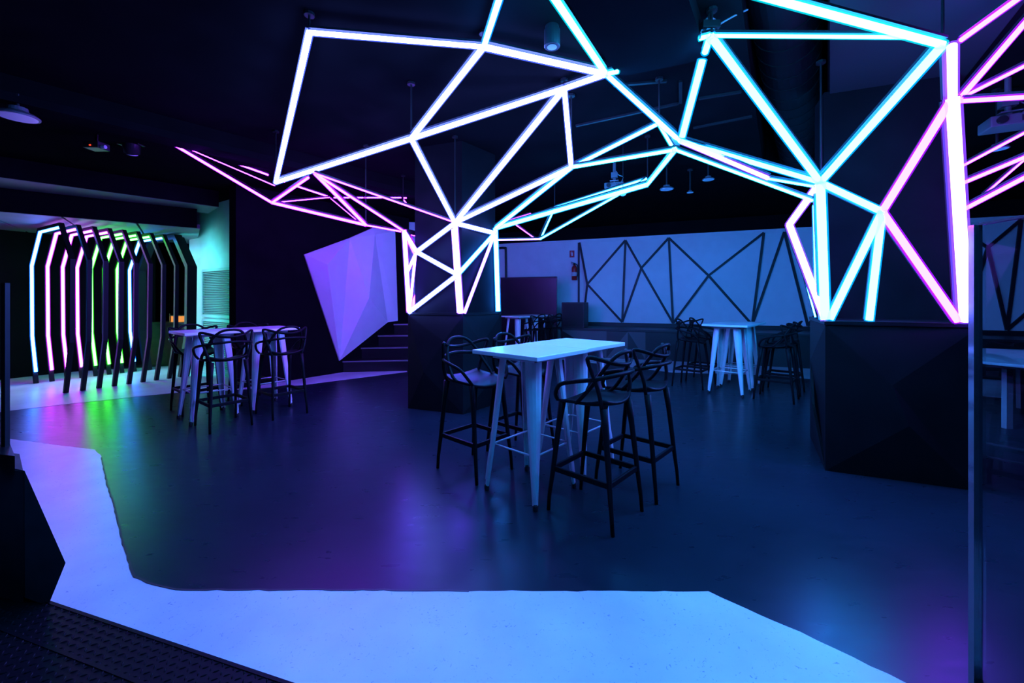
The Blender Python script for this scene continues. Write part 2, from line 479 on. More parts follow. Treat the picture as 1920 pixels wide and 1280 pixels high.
# nodes of the triangle pattern: wall coordinates (k, z)
def kz(px, py):
    p = wall_at(px, py); return ((p - W0).dot(E1), p.z)
N = dict(T1=(1087, 455), M1=(1103, 533), B1=(1094, 600), T2=(1173, 449), B2=(1167, 604), T3=(1254, 447), B3=(1262, 604),
         M2=(1203, 503), M3=(1328, 517), T4=(1431, 437), B4=(1410, 607), T5=(1470, 436), B5=(1514, 613))
N = {k: kz(*v) for k, v in N.items()}
ZT, ZB = 2.985, 0.815
for n_ in N:
    if n_[0] == 'T': N[n_] = (N[n_][0], ZT)
    if n_[0] == 'B': N[n_] = (N[n_][0], ZB)
N['T6'] = (5.3, ZT); N['B6'] = (5.75, ZB); N['M6'] = (5.15, 1.95)
N['T7'] = (6.55, ZT); N['B7'] = (6.75, ZB); N['M7'] = (6.2, 2.0)
N['B8'] = (7.42, ZB); N['T8'] = (7.62, ZT); N['M8'] = (7.1, 2.45); N['T9'] = (9.2, ZT); N['B9'] = (8.6, ZB)
PANELS = [('T1', 'M1', 'T2'), ('M1', 'B2', 'T2'), ('M1', 'B1', 'B2'), ('T2', 'B2', 'M2'), ('T2', 'M2', 'T3'), ('M2', 'B2', 'B3'),
          ('M2', 'B3', 'T3'), ('T3', 'B3', 'M3'), ('T3', 'M3', 'T4'), ('M3', 'B3', 'B4'), ('M3', 'B4', 'T4'), ('T4', 'B4', 'T5'),
          ('T5', 'B4', 'B5'), ('T5', 'B5', 'T6'), ('T6', 'B5', 'M6'), ('M6', 'B5', 'B6'), ('T6', 'M6', 'B6'), ('T6', 'B6', 'M7'), ('T6', 'M7', 'T7'),
          ('M7', 'B6', 'B7'), ('T7', 'M7', 'B7'), ('T7', 'B7', 'M8'), ('T7', 'M8', 'T8'), ('M8', 'B7', 'B8'), ('T8', 'M8', 'B8'), ('T8', 'B8', 'T9'), ('B8', 'B9', 'T9')]
tilt = {'M1': 0.10, 'M2': 0.07, 'M3': 0.09, 'T4': 0.05, 'M6': .08, 'M7': .08, 'M8': .08}
def off_of(n_): return 0.015 + tilt.get(n_, 0.0)
for tri in PANELS:
    c = Vector((sum(N[t][0] for t in tri) / 3, sum(N[t][1] for t in tri) / 3))
    vs = []
    for t in tri:
        q = Vector(N[t]); dv = (c - q); q = q + dv.normalized() * 0.03
        vs.append(wallp(q.x, q.y, off_of(t)))
    mb = MB(); mb.slab(vs, E2 * 0.014)
    mb.build('wall_panel', M['white_panel'], wall_back)
def strip(a, b):
    pa, pb = wallp(N[a][0], N[a][1], off_of(a) + 0.016), wallp(N[b][0], N[b][1], off_of(b) + 0.016)
    mb = MB(); mb.bar(pa, pb, 0.055, 0.03, up=E2)
    mb.build('panel_strip', M['black_strip'], wall_back)
done = set()
for tri in PANELS:
    for i in range(3):
        e = tuple(sorted((tri[i], tri[(i + 1) % 3])))
        if e in done or (e[0][0] == e[1][0] and e[0][0] in 'TB'): continue
        done.add(e); strip(*e)
# slim conduit and corner left of the panels
a = wall_at(1085.5, 455); b = wall_at(1085.5, 570)
mb = MB(); mb.bar(Vector((a.x, a.y, 0.7)) - E2 * 0.02, Vector((a.x, a.y, 2.98)) - E2 * 0.02, 0.05, 0.03, up=E2)
mb.build('wall_edge_strip', M['black_strip'], wall_back)
a = wall_at(948, 465)
mb = MB(); mb.sweep(catmull([a - E2 * 0.03 - E1 * 0.25, a - E2 * 0.03 - E1 * 0.03, a - E2 * 0.03 + Vector((0.02, 0, -0.12)), Vector((a.x + .03, a.y, 1.6)) - E2 * 0.03], 5), 0.035)
mb.build('conduit', M['black_strip'], wall_back)

# ---- left dark wall with its corner, running along the table direction
WD = Vector((0.58, 0.81, 0)).normalized(); WN = Vector((-WD.y, WD.x, 0))
p0 = Vector((-3.79, 7.34, 0))
a, b = p0 - WD * 0.99, p0 + WD * 2.5
mb = MB(); mb.prism([a, b, b + WN * 0.25, a + WN * 0.25], 0, CEIL)
wall_left = struct(mb.build('wall_left', M['black_wall']), 'black wall behind the far left table')
mb = MB(); mb.prism([a, a + WN * 2.6, a + WN * 2.6 + WD * .1, a + WD * .1], 3.0, 3.25)
# vent wall: perpendicular, further back
VW = Vector((0.84, -0.54, 0)).normalized(); VN = Vector((VW.y, -VW.x, 0))   # VN points away from the room
if VN.y < 0: VN = -VN
v1 = Vector((-4.72, 7.28, 0)); v0 = v1 - VW * 2.3
mb = MB(); mb.prism([v0, v1 + VW * 0.15, v1 + VW * 0.15 + VN * 0.15, v0 + VN * 0.15], 0, 3.25)
wall_vent = struct(mb.build('wall_alcove', M['grey_wall']), 'pale grey alcove wall with a louvred vent beside the light tunnel')
def vent_at(px):
    r = (px - CX) / F
    k = (r * v1.y - v1.x) / (VW.x - r * VW.y)
    return v1 + VW * k
# ---- room edges, out of view for the most part
mb = MB(); mb.box((-9.6, 5.5, 1.7), (0.2, 19, 3.4)); struct(mb.build('wall_far_left', M['black_wall']))
mb = MB(); mb.box((11.4, 5.5, 1.7), (0.2, 19, 3.4)); struct(mb.build('wall_right', M['black_wall']))
mb = MB(); mb.box((-0.5, -3.9, 1.7), (24, 0.2, 3.4)); struct(mb.build('wall_front', M['black_wall']))
mb = MB(); mb.box((-5.5, 12.5, 1.7), (10, 0.2, 3.4)); struct(mb.build('wall_rear_left', M['black_wall']))
# back of the tunnel
TW = Vector((0.873, -0.487, 0)).normalized(); TT = Vector((0.487, 0.873, 0)).normalized()
A0 = Vector((-7.93, 6.92, 0)) + TW * 0.60        # centre of the first arch
a = A0 - TW * 1.75 - TT * 2.5; b = A0 - TW * 1.75 + TT * 2.0
mb = MB(); mb.prism([a, b, b - TW * 0.1, a - TW * 0.1], 0, 3.25)
struct(mb.build('wall_tunnel', M['black_wall']), 'black wall behind the light tunnel')

# ---- stairs and upper landing
ST = Vector((1.0, 0.12, 0)).normalized(); SN = Vector((-ST.y, ST.x, 0))
s0 = Vector((-3.34, 8.04, 0))
stairs = thing('staircase', 'black staircase of four steps behind the faceted panel and pillar', 'stairs', s0)
for i in range(4):
    q = s0 + SN * (0.30 * i) + ST * (0.22 * i)
    L = 2.6 - 0.22 * i
    dpt = 0.34 if i < 3 else 1.6
    mb = MB(); mb.prism([q, q + ST * L, q + ST * L + SN * dpt, q + SN * dpt], 0 if i == 0 else 0.22 * i - 0.02, 0.22 * (i + 1))
    o = mb.build('step', M['board'], stairs, origin=s0)
    mb = MB(); mb.bar(q + Vector((0, 0, 0.22 * (i + 1) - 0.012)) - SN * 0.004, q + ST * L + Vector((0, 0, 0.22 * (i + 1) - 0.012)) - SN * 0.004, 0.02, 0.026)
    mb.build('nosing', M['metal_grey'], o, origin=s0).location = (0, 0, 0)
    o.location = (0, 0, 0)
# white wall seen above the stairs
a = at(739, 560, 9.75); b = at(768, 560, 9.85)
mb = MB(); mb.prism([(a.x, a.y), (b.x + .25, b.y), (b.x + .25, b.y + .1), (a.x, a.y + .1)], 0.88, 3.25)
wall_stair = struct(mb.build('wall_stair', M['white_wall']), 'white wall strip at the head of the stairs')
mb = MB(); mb.bar(at(756, 380, 9.70), at(756, 470, 9.70), 0.05, 0.05)
mb.build('door_post', M['black_strip'], wall_stair)
mb = MB(); mb.box(((a.x + b.x) / 2 + .1, a.y - .04, 1.02), (0.55, 0.03, 0.26))
mb.build('stair_skirting', M['white_wall'], wall_stair)

# ================================================================== FACETED PURPLE-LIT PANEL
def dw(px, py, off):      # point in front of the dark wall's plane
    r = (px - CX) / F
    o = p0 - WN * off
    k = (r * o.y - o.x) / (WD.x - r * WD.y)
    q = o + WD * k
    return Vector((q.x, q.y, EYE - (py - HY) / F * q.y))
FN = dict(n0=dw(571, 477, .06), n1=dw(656, 446, .06), n2=dw(699, 427, .06), n3=dw(741, 433, .06), n4=dw(746, 601, .06),
          n5=dw(727, 604, .06), n6=dw(637, 676, .06), m1=dw(614, 496, .32), m2=dw(692, 558, .36), m3=dw(703, 440, .12))
FACETS = [('n0', 'm1', 'n1'), ('n0', 'n6', 'm1'), ('m1', 'n6', 'n1'), ('n1', 'n6', 'm2'), ('n1', 'm2', 'm3'), ('n1', 'm3', 'n2'), ('m3', 'm2', 'n5'),
          ('m2', 'n6', 'n5'), ('n2', 'm3', 'n3'), ('m3', 'n5', 'n4'), ('m3', 'n4', 'n3')]
fp = thing('faceted_panel', 'large white faceted wall panel with a pointed lower corner', 'wall panel', FN['n6'])
for tri in FACETS:
    mb = MB(); mb.slab([FN[t] for t in tri], WN * 0.035 * 1.0)
    mb.build('facet', M['white_panel'], fp, origin=FN['n6']).location = (0, 0, 0)

# ================================================================== LOUVRED VENT
L0, L1 = vent_at(383), vent_at(446)
vent = thing('louvre_vent', 'tall louvred vent on the pale alcove wall', 'vent', (L0 + L1) / 2)
vo = (L0 + L1) / 2
def V_bar(name, a, b, w, h, m, par):
    mb = MB(); mb.bar(a - vo, b - vo, w, h, up=VN); return mb.build(name, m, par)
out = -VN * 0.02
for (z0, z1) in ((1.10, 1.98), (0.08, 1.02)):
    fr = MB()
    fr.bar(L0 + out - vo + Vector((0, 0, z0)), L0 + out - vo + Vector((0, 0, z1)), 0.05, 0.04, up=VN)
    fr.bar(L1 + out - vo + Vector((0, 0, z0)), L1 + out - vo + Vector((0, 0, z1)), 0.05, 0.04, up=VN)
    fr.bar(L0 + out - vo + Vector((0, 0, z0)), L1 + out - vo + Vector((0, 0, z0)), 0.05, 0.04, up=VN)
    fr.bar(L0 + out - vo + Vector((0, 0, z1)), L1 + out - vo + Vector((0, 0, z1)), 0.05, 0.04, up=VN)
    frame = fr.build('frame', M['louver'], vent)
    bk = MB(); bk.slab([L0 - vo + Vector((0, 0, z0)) - VN * .004, L1 - vo + Vector((0, 0, z0)) - VN * .004, L1 - vo + Vector((0, 0, z1)) - VN * .004, L0 - vo + Vector((0, 0, z1)) - VN * .004], -VN * 0.003)
    bk.build('backing', M['black_strip'], vent)
    n = 25
    sl = None
    for i in range(n):
        z = z0 + 0.03 + (z1 - z0 - 0.06) * (i + 0.5) / n
        if sl is None:
            mb = MB(); A = L0 + VW * 0.02 - vo; B = L1 - VW * 0.02 - vo
            mb.slab([A - VN * .012, B - VN * .012, B - VN * .038 + Vector((0, 0, -.014)), A - VN * .038 + Vector((0, 0, -.014))], Vector((0, 0, 0.004)))
            sl = mb.build('slat', M['louver'], vent); sl.location = (0, 0, z)
        else:
            c = sl.copy(); COL.objects.link(c); c.parent = vent; c.location = (0, 0, z)

# ================================================================== PILLARS
def pillar(name, label, quad, core, ztop, bulge):
    c = Vector((sum(p[0] for p in quad) / 4, sum(p[1] for p in quad) / 4, 0))
    t = thing(name, label, 'pillar', c)
    mb = MB(); mb.prism([Vector((*p, 0)) - c for p in core], ztop - 0.02, CEIL); mb.build('core', M['pillar_core'], t)
    q = [Vector((*p, 0)) - c for p in quad]
    mb = MB(); mb.prism([v * 0.96 for v in q], 0, ztop - 0.03); mb.build('base', M['pillar_base'], t)
    mb = MB(); mb.prism([v * 1.015 for v in q], ztop - 0.03, ztop); mb.build('ledge', M['board'], t)
    for i in range(4):
        a, b = q[i], q[(i + 1) % 4]
        n = Vector((b.y - a.y, a.x - b.x, 0)).normalized()
        if n.dot((a + b) / 2) < 0: n = -n
        z1 = ztop - 0.035
        f1, z_1, f2, z_2 = bulge[i]
        A0_, B0_ = a + Vector((0, 0, 0.0)), b + Vector((0, 0, 0.0)); A1, B1 = a + Vector((0, 0, z1)), b + Vector((0, 0, z1))
        P = a.lerp(b, f1) + n * 0.07 + Vector((0, 0, z_1)); Q = a.lerp(b, f2) + n * 0.05 + Vector((0, 0, z_2))
        for tri in ((A0_, B0_, P), (B0_, Q, P), (B0_, B1, Q), (B1, A1, Q), (A1, P, Q), (A1, A0_, P)):
            mb = MB(); mb.slab(tri, -n * 0.02); mb.build('base_panel', M['pillar_base'], t)
    return t
def quad_in(quad, s):
    c = Vector((sum(p[0] for p in quad) / 4, sum(p[1] for p in quad) / 4))
    return [tuple(c + (Vector(p) - c) * s) for p in quad]
QC = [(-0.605, 5.10), (-0.147, 5.69), (-0.90, 5.98), (-1.356, 5.39)]
pillar('pillar', 'black pillar with a faceted base in the middle of the room', QC, quad_in(QC, 0.86), 1.25,
       [(.6, .35, .4, .85), (.5, .4, .5, .8), (.5, .4, .5, .8), (.35, .5, .7, .9)])
QR = [(2.60, 3.43), (3.45, 3.06), (4.12, 3.90), (3.10, 4.30)]
core = [(2.99, 3.96), (3.90, 3.60), (4.08, 4.05), (3.17, 4.41)]
core = [(2.99, 3.96), (3.88, 3.60), (4.02, 3.93), (3.12, 4.26)]
pillar('pillar', 'massive black pillar with a faceted base at the right', QR, core, 1.24,
       [(.55, .45, .45, .75), (.5, .4, .5, .8), (.5, .4, .5, .8), (.8, .5, .5, .85)])

# ================================================================== STAGE ALONG THE BACK WALL
B0 = Vector((2.62, 9.90, 0))
def bp(k, z=0.0, off=0.0): return B0 + E1 * k - E2 * off + Vector((0, 0, z))
stage = thing('stage_bench', 'long dark stage bench with angular front panels along the white back wall', 'stage', B0)
mb = MB(); mb.slab([bp(-1.55, .66, .04) - B0, bp(8.6, .66, .04) - B0, bp(8.6, .66, -1.07) - B0, bp(-1.55, .66, -1.07) - B0], (0, 0, .045)); mb.build('top_board', M['stage_top'], stage)
mb = MB(); mb.slab([bp(-1.5, .0, -.06) - B0, bp(8.6, .0, -.06) - B0, bp(8.6, 0, -1.0) - B0, bp(-1.5, .0, -1.0) - B0], (0, 0, .66)); mb.build('body', M['stage_panel'], stage)
ks = [-1.5, -0.35, 0.15, 0.55, 1.6, 2.7, 3.6, 4.8, 6.0, 7.2, 8.6]
for i in range(len(ks) - 1):
    k0, k1 = ks[i], ks[i + 1]
    if i % 2 == 0: tris = (((k0, 0), (k1, 0), (k0, .655)), ((k1, 0), (k1, .655), (k0, .655)))
    else: tris = (((k0, 0), (k1, 0), (k1, .655)), ((k0, 0), (k1, .655), (k0, .655)))
    for jx, tri in enumerate(tris):
        light = (i == 0 and jx == 1) or (i == 1 and jx == 0) or (i == 2 and jx == 1)  # facets that catch the light, their lit tone put into the colour
        offs = [0.0, 0.03, -0.03]
        pts = [bp(k, z, offs[(int(k * 7) + int(z * 3)) % 3] * (0 if z > .1 else 1)) - B0 for k, z in tri]
        mb = MB(); mb.slab(pts, E2 * 0.02); mb.build('front_panel', M['stage_panel_lit'] if light else M['stage_panel'], stage)
# black speaker box on the stage, partition at its left
a = bp(-1.45, .705, -.25); b = bp(-0.92, .705, -.25)
sp = thing('speaker_box', 'black square box standing at the left end of the stage bench', 'speaker', (a + b) / 2)
c0 = (a + b) / 2
rz1 = math.atan2(E1.y, E1.x)
mb = MB(); mb.box((0, 0, .32), (.58, .5, .64), rz1); mb.build('cabinet', M['black_strip'], sp, bevel=.01)
mb = MB(); mb.box(tuple(-E2 * .255 + Vector((0, 0, .32))), (.52, .015, .57), rz1); mb.build('grille', M['metal_dark'], sp)
a, b = Vector((-0.30, 11.0, 0)), Vector((1.13, 10.50, 0)); d = (b - a).normalized(); n = Vector((-d.y, d.x, 0))
pt = thing('partition', 'black glossy partition board left of the stage, purple glow on its face', 'partition', a)
mb = MB(); mb.prism([a - a, b - a, b - a + n * .08, n * .08], 0, 1.97); mb.build('board', M['board'], pt)
mb = MB(); mb.prism([-n * .01, b - a - n * .01, b - a + n * .09, n * .09], 1.97, 2.0); mb.build('top_cap', M['black_strip'], pt)

# ================================================================== HIGH TABLES
def leg_mesh(ang):
    """pressed steel leg: wide folded plate facing outward along ang, narrowing to the foot"""
    u = Vector((math.cos(ang), math.sin(ang), 0)); t = Vector((-u.y, u.x, 0))
    mb = MB(); rows = []
    for z, r, w, dep in ((1.005, .205, .120, .050), (.80, .232, .108, .046), (.50, .268, .086, .040), (.25, .298, .062, .034), (.10, .318, .046, .030), (.035, .326, .040, .028)):
        prof = [(-.5, -1), (-.5, -.25), (-.34, .55), (-.12, .95), (.12, .95), (.34, .55), (.5, -.25), (.5, -1), (.40, -1), (.40, -.3), (.27, .38), (0, .68), (-.27, .38), (-.40, -.3), (-.40, -1)]
        rows.append([u * (r + b_ * dep / 2) + t * (a_ * w) + Vector((0, 0, z)) for a_, b_ in prof])
    m = len(rows[0]); vs = [v for r_ in rows for v in r_]
    fs = [[i * m + k, i * m + (k + 1) % m, (i + 1) * m + (k + 1) % m, (i + 1) * m + k] for i in range(len(rows) - 1) for k in range(m)]
    mb.add(vs, fs)
    # pressed rib on the outer face near the foot
    a = u * .300 + Vector((0, 0, .34)); b = u * .338 + Vector((0, 0, .09))
    mb.sweep([u * .283 + Vector((0, 0, .42)), u * .312 + Vector((0, 0, .24)), u * .335 + Vector((0, 0, .08))], [.004, .010, .006], 6)
    return mb
def make_table(label, loc, rz):
    t = thing('high_table', label, 'table', loc, rz, 'white square high tables pushed together in pairs')
    mb = MB(); mb.box((0, 0, 1.031), (.618, .618, .030)); mb.build('tabletop', M['table_white'], t, bevel=.004)
    mb = MB()
    for s in (-1, 1):
        mb.box((s * .19, 0, 1.000), (.02, .40, .032)); mb.box((0, s * .19, 1.000), (.40, .02, .032))
    mb.build('apron', M['steel_white'], t)
    for i in range(4):
        ang = math.pi / 4 + i * math.pi / 2
        lg = leg_mesh(ang).build('leg', M['steel_white'], t)
        u = Vector((math.cos(ang), math.sin(ang), 0))
        mb = MB(); mb.lathe([(.014, 0), (.018, .004), (.018, .036), (.012, .045)], tuple(u * .328), 8); mb.build('rubber_foot', M['rubber'], lg)
    r = .283
    P = [Vector((math.cos(math.pi / 4 + i * math.pi / 2) * r, math.sin(math.pi / 4 + i * math.pi / 2) * r, .345)) for i in range(4)]
    for i in range(4):
        mb = MB(); mb.cyl(P[i], P[(i + 1) % 4], .0075, n=8); mb.build('footrest_rail', M['steel_white'], t, smooth=True)
    return t
rz0 = math.atan2(D.y, D.x)
D2 = Vector((.611, .792, 0)).normalized(); S2 = Vector((-.792, .611, 0)).normalized(); rz2 = math.atan2(D2.y, D2.x)
TAB = [((.14, 3.10, 0), rz0, 'white high table at the front, nearest to the camera'),
       ((.14 + D.x * .628 - .012, 3.10 + D.y * .628 + .012, 0), rz0, 'white high table joined to the far side of the front table'),
       ((3.31, 6.29, 0), rz0, 'cyan lit white high table left of the big right pillar, near one of its pair'),
       ((3.31 + D.x * .628, 6.29 + D.y * .628, 0), rz0, 'cyan lit white high table in front of the stage, far one of its pair'),
       ((-3.65, 4.97, 0), rz2, 'purple lit white high table in front of the light arches, near one of its pair'),
       ((-3.65 + D2.x * .628, 4.97 + D2.y * .628, 0), rz2, 'purple lit white high table by the black left wall, far one of its pair'),
       ((.13, 9.50, 0), rz0, 'small white high table farthest back, just right of the middle pillar'),
       ((.13 + D.x * .628, 9.50 + D.y * .628, 0), rz0, 'white high table at the very back before the partition, half hidden by stools')]
tab0 = make_table(TAB[0][2], TAB[0][0], TAB[0][1])
for loc, rz, lab in TAB[1:]: dup(tab0, loc, rz, lab)

# ================================================================== BAR STOOLS
def make_stool(label, loc, rz):
    """local +y is the side the sitter faces, seat at 0.75 m"""
    t = thing('bar_stool', label, 'bar stool', loc, rz, 'black bar stools with looped backs around the high tables')
    # seat shell
    nu, nv = 13, 11; top = []; hw = .215
    def sz(u, v):
        x, y = u * hw, v * .205
        z = .752 + .022 * abs(u) ** 2.4 - .018 * max(0, v) ** 2 + .030 * max(0, -v) ** 2.2 - .008 * (1 - u * u)
        return x, y, z
    mb = MB(); vs = []
    for j in range(nv):
        for i in range(nu):
            u, v = -1 + 2 * i / (nu - 1), -1 + 2 * j / (nv - 1)
            k = math.sqrt(max(1e-6, 1 - .32 * v * v)); k2 = math.sqrt(max(1e-6, 1 - .32 * u * u))
            x, y, z = sz(u, v); vs.append((x * k, y * k2, z))
    n = nu * nv
    vs += [(x, y, z - .020) for x, y, z in vs]
    fs = []
    for j in range(nv - 1):
        for i in range(nu - 1):
            q = [j * nu + i, j * nu + i + 1, (j + 1) * nu + i + 1, (j + 1) * nu + i]
            fs.append(q); fs.append([x + n for x in reversed(q)])
    rim = [i for i in range(nu)] + [(j + 1) * nu - 1 for j in range(1, nv)] + [n - 1 - i for i in range(1, nu)] + [(nv - 1 - j) * nu for j in range(1, nv - 1)]
    for a, b in zip(rim, rim[1:] + rim[:1]): fs.append([a, a + n, b + n, b])
    mb.add(vs, fs); mb.build('seat', M['stool'], t, smooth=True)
    for sx in (-1, 1):
        for sy in (-1, 1):
            tx, ty = .165 * sx, .150 * sy - (.01 if sy < 0 else 0)
            fx, fy = .200 * sx, .240 * sy
            mb = MB()
            pts = [(fx, fy, 0), (fx * .995, fy * .97, .1), ((fx * 2 + tx) / 3, (fy * 2 + ty) / 3, .27), ((fx + tx) / 2, (fy + ty) / 2, .40), ((fx + tx * 3) / 4, (fy + ty * 3) / 4, .58), (tx, ty, .742)]
            mb.sweep(pts, [.0125, .0135, .0165, .018, .0195, .026], 8)
            mb.build('leg', M['stool'], t, smooth=True)
    z = .285; x_, y_ = .188, .208
    for a, b in (((-x_, -y_), (x_, -y_)), ((x_, -y_), (x_, y_)), ((x_, y_), (-x_, y_)), ((-x_, y_), (-x_, -y_))):
        mb = MB(); mb.bar((*a, z), (*b, z), .020, .034); mb.build('footrest', M['stool'], t, bevel=.004)
    def mir(P): return P + [(-x, y, zz) for x, y, zz in reversed(P[:-1])]
    arm = mir([(-.185, .175, .752), (-.222, .165, .800), (-.252, .110, .868), (-.262, .010, .902), (-.240, -.110, .925), (-.150, -.200, .945), (0, -.235, .955)])
    ear = mir([(-.172, -.150, .742), (-.205, -.150, .84), (-.232, -.125, .95), (-.252, -.098, 1.045), (-.238, -.105, 1.062), (-.190, -.150, 1.048), (-.130, -.192, 1.026), (-.06, -.222, 1.012), (0, -.232, 1.008)])
    eye = mir([(-.200, .020, .756), (-.214, -.030, .800), (-.196, -.095, .880), (-.168, -.150, .970), (-.132, -.190, 1.036), (-.080, -.217, 1.076), (0, -.232, 1.088)])
    for nm, P in (('arm_loop', arm), ('back_loop', ear), ('top_loop', eye)):
        mb = MB(); mb.sweep(catmull(P, 5), .0125, 8, flat=1.15); mb.build(nm, M['stool'], t, smooth=True)
    return t
def face(v): return math.atan2(v.y, v.x) - math.pi / 2
ST_ = [((.559, 2.784), S, 'black bar stool nearest to the camera at the right of the front table'),
       ((.957, 3.174), S, 'black bar stool right of the front table, behind the nearest stool'),
       ((-.314, 3.471), -S, 'black bar stool at the left end of the front table, purple sheen on its seat'),
       ((.08, 3.86), -S, 'black bar stool behind the front table, second on its left side'),
       ((2.94, 6.77), -S, 'black bar stool left of the cyan lit tables, nearer one'),
       ((3.36, 7.23), -S, 'black bar stool left of the cyan lit tables, farther one'),
       ((3.76, 5.886), S, 'black bar stool right of the cyan lit tables, nearer one'),
       ((4.17, 6.35), S, 'black bar stool right of the cyan lit tables, close to the big pillar'),
       ((-3.25, 4.66), S2, 'black bar stool before the purple lit tables, left one of the two in front'),
       ((-2.87, 5.15), S2, 'black bar stool before the purple lit tables, right one of the two in front'),
       ((-4.05, 5.30), -S2, 'black bar stool behind the purple lit tables, nearest to the light arches'),
       ((-3.66, 5.80), -S2, 'black bar stool behind the purple lit tables, in front of the louvred vent'),
       ((.50, 9.17), S, 'small black bar stool at the farthest back table, left one'),
       ((.92, 9.63), S, 'small black bar stool at the farthest back table, right one')]
stool0 = make_stool(ST_[0][2], (*ST_[0][0], 0), face(ST_[0][1]))
for (x, y), v, lab in ST_[1:]: dup(stool0, (x, y, 0), face(v), lab)

# ================================================================== LIGHT ARCHES (tunnel at the left)
def rect_sweep(mb, pts, axis, w, h, mi=0):
    """mitred strip along pts lying in a plane whose normal is axis; w across the plane, h along axis"""
    pts = [Vector(p) for p in pts]; axis = Vector(axis); rows = []
    for i, p in enumerate(pts):
        d0 = (p - pts[i - 1]).normalized() if i else None
        d1 = (pts[i + 1] - p).normalized() if i < len(pts) - 1 else None
        if d0 is None: d0 = d1
        if d1 is None: d1 = d0
        n0, n1 = d0.cross(axis), d1.cross(axis)
        n = (n0 + n1).normalized(); n = n / max(.3, n.dot(n0))
        rows.append([p - n * w / 2 - axis * h / 2, p + n * w / 2 - axis * h / 2, p + n * w / 2 + axis * h / 2, p - n * w / 2 + axis * h / 2])
    vs = [v for r in rows for v in r]; fs = [[0, 1, 2, 3], [4 * len(pts) - 4 + k for k in (3, 2, 1, 0)]]
    for i in range(len(pts) - 1):
        fs += [[4 * i + k, 4 * i + (k + 1) % 4, 4 * i + 4 + (k + 1) % 4, 4 * i + 4 + k] for k in range(4)]
    mb.add(vs, fs, mi)
ARCH = [(-.72, 0), (-.97, .78), (-1.0, 2.01), (-.52, 2.575), (.52, 2.575), (1.0, 2.01), (.97, .78), (.72, 0)]
INNER = [(-.73, .20), (-.928, .79), (-.958, 1.995), (-.502, 2.535), (.480, 2.535)]
acols = ['a_blue', 'a_pink', 'a_pink', 'a_pink', 'a_green', 'a_green', 'a_green', 'a_blue']
alab = ['first black light arch at the far left, blue strip', 'second black light arch from the left, first with a magenta strip', 'third black light arch from the left, middle magenta strip',
        'fourth black light arch from the left, last magenta strip', 'fifth black light arch from the left, first with a green strip', 'sixth black light arch from the left, middle green strip',
        'seventh black light arch from the left, last green strip', 'eighth black light arch, last one, blue strip after the green ones']
for i in range(8):
    o = A0 + TT * (0.185 * i)
    t = thing('light_arch', alab[i], 'light arch', o, 0, 'row of light arches forming a tunnel')
    mb = MB(); rect_sweep(mb, [TW * u + Vector((0, 0, z)) for u, z in ARCH], TT, .05, .055); mb.build('frame', M['arch'], t)
    c = acols[i]
    mb = MB(); rect_sweep(mb, [TW * u + Vector((0, 0, z)) for u, z in INNER], TT, .024, .034, 0)
    rect_sweep(mb, [TW * u * 1.0 + Vector((0, 0, z)) for u, z in INNER], TT, .032, .052, 1)
    mb.build('light_strip', [M['core_' + c], M['rim_' + c]], t)
# end portal board of the tunnel
o = A0 + TT * (0.185 * 8.1)
t = thing('tunnel_portal', 'dark angular portal board closing the light tunnel beside the alcove wall', 'portal', o)
mb = MB(); rect_sweep(mb, [TW * u + Vector((0, 0, z)) for u, z in ARCH], TT, .09, .12); mb.build('board', M['arch'], t)
mb = MB(); rect_sweep(mb, [TW * (u - .03) + TT * .068 + Vector((0, 0, z)) for u, z in ARCH[4:]], TT, .03, .012); mb.build('light_strip', [M['core_a_teal']], t)
mb = MB(); rect_sweep(mb, [TW * (u + .038) + TT * .076 + Vector((0, 0, z)) for u, z in ARCH[4:]], TT, .012, .032); mb.build('edge_lip', M['arch'], t)
# counter behind the tunnel with a warm lamp
cq = at(340, 640, 9.2); cq.z = 0
ct = thing('service_counter', 'small wooden counter under a warm lamp behind the tunnel', 'counter', cq)
mb = MB(); mb.box((-.1, 0, .44), (.9, .5, .88)); mb.build('body', M['counter'], ct)
mb = MB(); mb.box((-.1, 0, .90), (.96, .56, .04)); mb.build('worktop', M['counter'], ct, bevel=.006)
lp = thing('warm_lamp', 'low warm orange lamp box standing on the counter behind the tunnel', 'lamp', cq + Vector((.02, -.12, .92)))
mb = MB(); mb.box((0, 0, .07), (.22, .10, .13)); mb.build('shade', M['warm_led'], lp)
mb = MB(); mb.box((0, 0, .142), (.25, .13, .014)); mb.box((0, 0, .003), (.25, .13, .006)); mb.build('frame', M['wood'], lp)
mb = MB(); mb.bar((-.13, -.06, 0), (-.13, -.06, .19), .012, .012); mb.build('post', M['wood'], lp)

# ================================================================== TUBE LIGHT CANOPY
def tube(parent, org, a, b, col, r=.021, ch=(0, 0, 1), rim=1.42, name='light_tube', channel=True):
    a, b = a - org, b - org
    d = (b - a).normalized()
    mb = MB(); mb.cyl(a, b, r, n=10, mi=0)
    mb.cyl(a - d * .006, b + d * .006, r * rim, n=12, mi=1)
    o = mb.build(name, [M['core_' + col], M['rim_' + col]], parent, smooth=True)
    if channel:
        ch = Vector(ch); c = ch - d * ch.dot(d)
        if c.length < .15: c = Vector((0, 1, 0)) - d * d.y
        c.normalize(); off = c * (r * rim + .009)
        m2 = MB(); m2.bar(a + off, b + off, r * 2.3, .016, up=c)
        m2.build('channel', M['metal_dark'], o)
    return o
def rod(parent, org, p, top=CEIL):
    p = p - org
    mb = MB(); mb.cyl(p, Vector((p.x, p.y, top - org.z)), .008, n=6)
    mb.cyl(Vector((p.x, p.y, top - org.z - .02)), Vector((p.x, p.y, top - org.z)), .035, n=10)
    return mb.build('hanging_rod', M['metal_dark'], parent)

